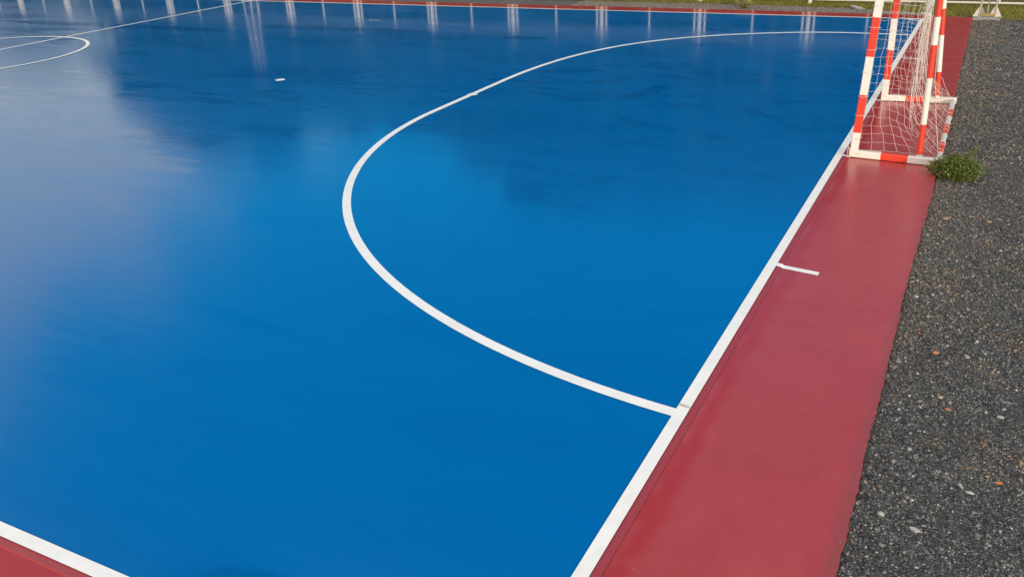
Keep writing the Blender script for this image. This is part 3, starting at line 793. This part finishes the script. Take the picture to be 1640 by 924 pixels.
# ------------------------------------------------------------------ daylight: low sun behind the camera, deep blue sky ahead, bright cloud left; cloud above and behind added as fill light
SUN_AZ, SUN_EL = R(138), R(10)
w = bpy.data.worlds.new('World'); S.world = w; w.use_nodes = True; nt = w.node_tree; nt.nodes.clear()
N = nt.nodes.new; Lk = nt.links.new
def wm(op, a, b=0.0):
    q = N('ShaderNodeMath'); q.operation = op
    for v, i in ((a, 0), (b, 1)):
        if isinstance(v, (int, float)): q.inputs[i].default_value = v
        else: Lk(v, q.inputs[i])
    return q.outputs[0]
def ws(v, lo, hi, a=0.0, b=1.0):
    q = N('ShaderNodeMapRange'); q.interpolation_type = 'SMOOTHSTEP'; Lk(v, q.inputs[0])
    for i, k in enumerate((lo, hi, a, b)): q.inputs[i + 1].default_value = k
    return q.outputs[0]
def wmix(f, a, b, bt='MIX'):
    q = N('ShaderNodeMix'); q.data_type = 'RGBA'; q.blend_type = bt
    for v, i in ((f, 0), (a, 6), (b, 7)):
        if isinstance(v, (int, float)): q.inputs[i].default_value = v
        elif isinstance(v, tuple): q.inputs[i].default_value = (*v, 1)
        else: Lk(v, q.inputs[i])
    return q.outputs[2]
out = N('ShaderNodeOutputWorld'); bg = N('ShaderNodeBackground'); Lk(bg.outputs[0], out.inputs[0])
STR = .12; bg.inputs[1].default_value = STR
sky = N('ShaderNodeTexSky'); sky.sky_type = 'NISHITA'; sky.sun_disc = False; sky.sun_elevation = SUN_EL; sky.sun_rotation = SUN_AZ
sky.air_density = 1.0; sky.dust_density = .4; sky.ozone_density = 2.5
tc = N('ShaderNodeTexCoord'); sp = N('ShaderNodeSeparateXYZ'); Lk(tc.outputs['Generated'], sp.inputs[0]); sx, sy, sz = sp.outputs
nz = N('ShaderNodeTexNoise'); Lk(tc.outputs['Generated'], nz.inputs[0]); nz.inputs['Scale'].default_value = 3.2; nz.inputs['Detail'].default_value = 7; nz.inputs['Roughness'].default_value = .58
nn = wm('SUBTRACT', nz.outputs[0], .5)
nz2 = N('ShaderNodeTexNoise'); Lk(tc.outputs['Generated'], nz2.inputs[0]); nz2.inputs['Scale'].default_value = 13; nz2.inputs['Detail'].default_value = 6; nz2.inputs['Roughness'].default_value = .65
nn2 = wm('SUBTRACT', nz2.outputs[0], .5)
bank = wm('ADD', wm('SUBTRACT', wm('MULTIPLY', sx, -1.0), wm('MULTIPLY', sz, .85)), wm('ADD', wm('MULTIPLY', nn, .26), wm('MULTIPLY', nn2, .15)))
m1 = ws(bank, .385, .54)
over = wm('ADD', wm('SUBTRACT', sz, sy), wm('MULTIPLY', nn, .5))
m_fill = ws(over, .10, .75)  # unseen cloud overhead and behind, added to light the floor
k = 1 / STR
SKY_TINT = (.10, 1.12, 1.30)
skyc = wmix(1.0, sky.outputs[0], SKY_TINT, 'MULTIPLY')
CL1 = (.58, .565, .44); CL_FILL = (1.15, 1.08, 1.02)
c = wmix(m_fill, skyc, tuple(v * k for v in CL_FILL))
c = wmix(m1, c, tuple(v * k for v in CL1))
Lk(c, bg.inputs[0])
sun = bpy.data.lights.new('sun', 'SUN'); sun.energy = 2.0; sun.angle = R(1.5); sun.color = (1.0, .86, .68)
so = bpy.data.objects.new('sun', sun); COL.objects.link(so)
d = Vector((math.sin(SUN_AZ) * math.cos(SUN_EL), math.cos(SUN_AZ) * math.cos(SUN_EL), math.sin(SUN_EL)))
so.rotation_euler = d.to_track_quat('Z', 'Y').to_euler(); so.location = (8, -12, 12)

S.render.engine = 'CYCLES'
S.cycles.use_denoising = True; S.cycles.max_bounces = 6
v = S.view_settings; v.view_transform = 'Standard'; v.look = 'None'; v.gamma = 1; v.exposure = 0.40; v.use_curve_mapping = False
S.render.resolution_x = 1024; S.render.resolution_y = 576
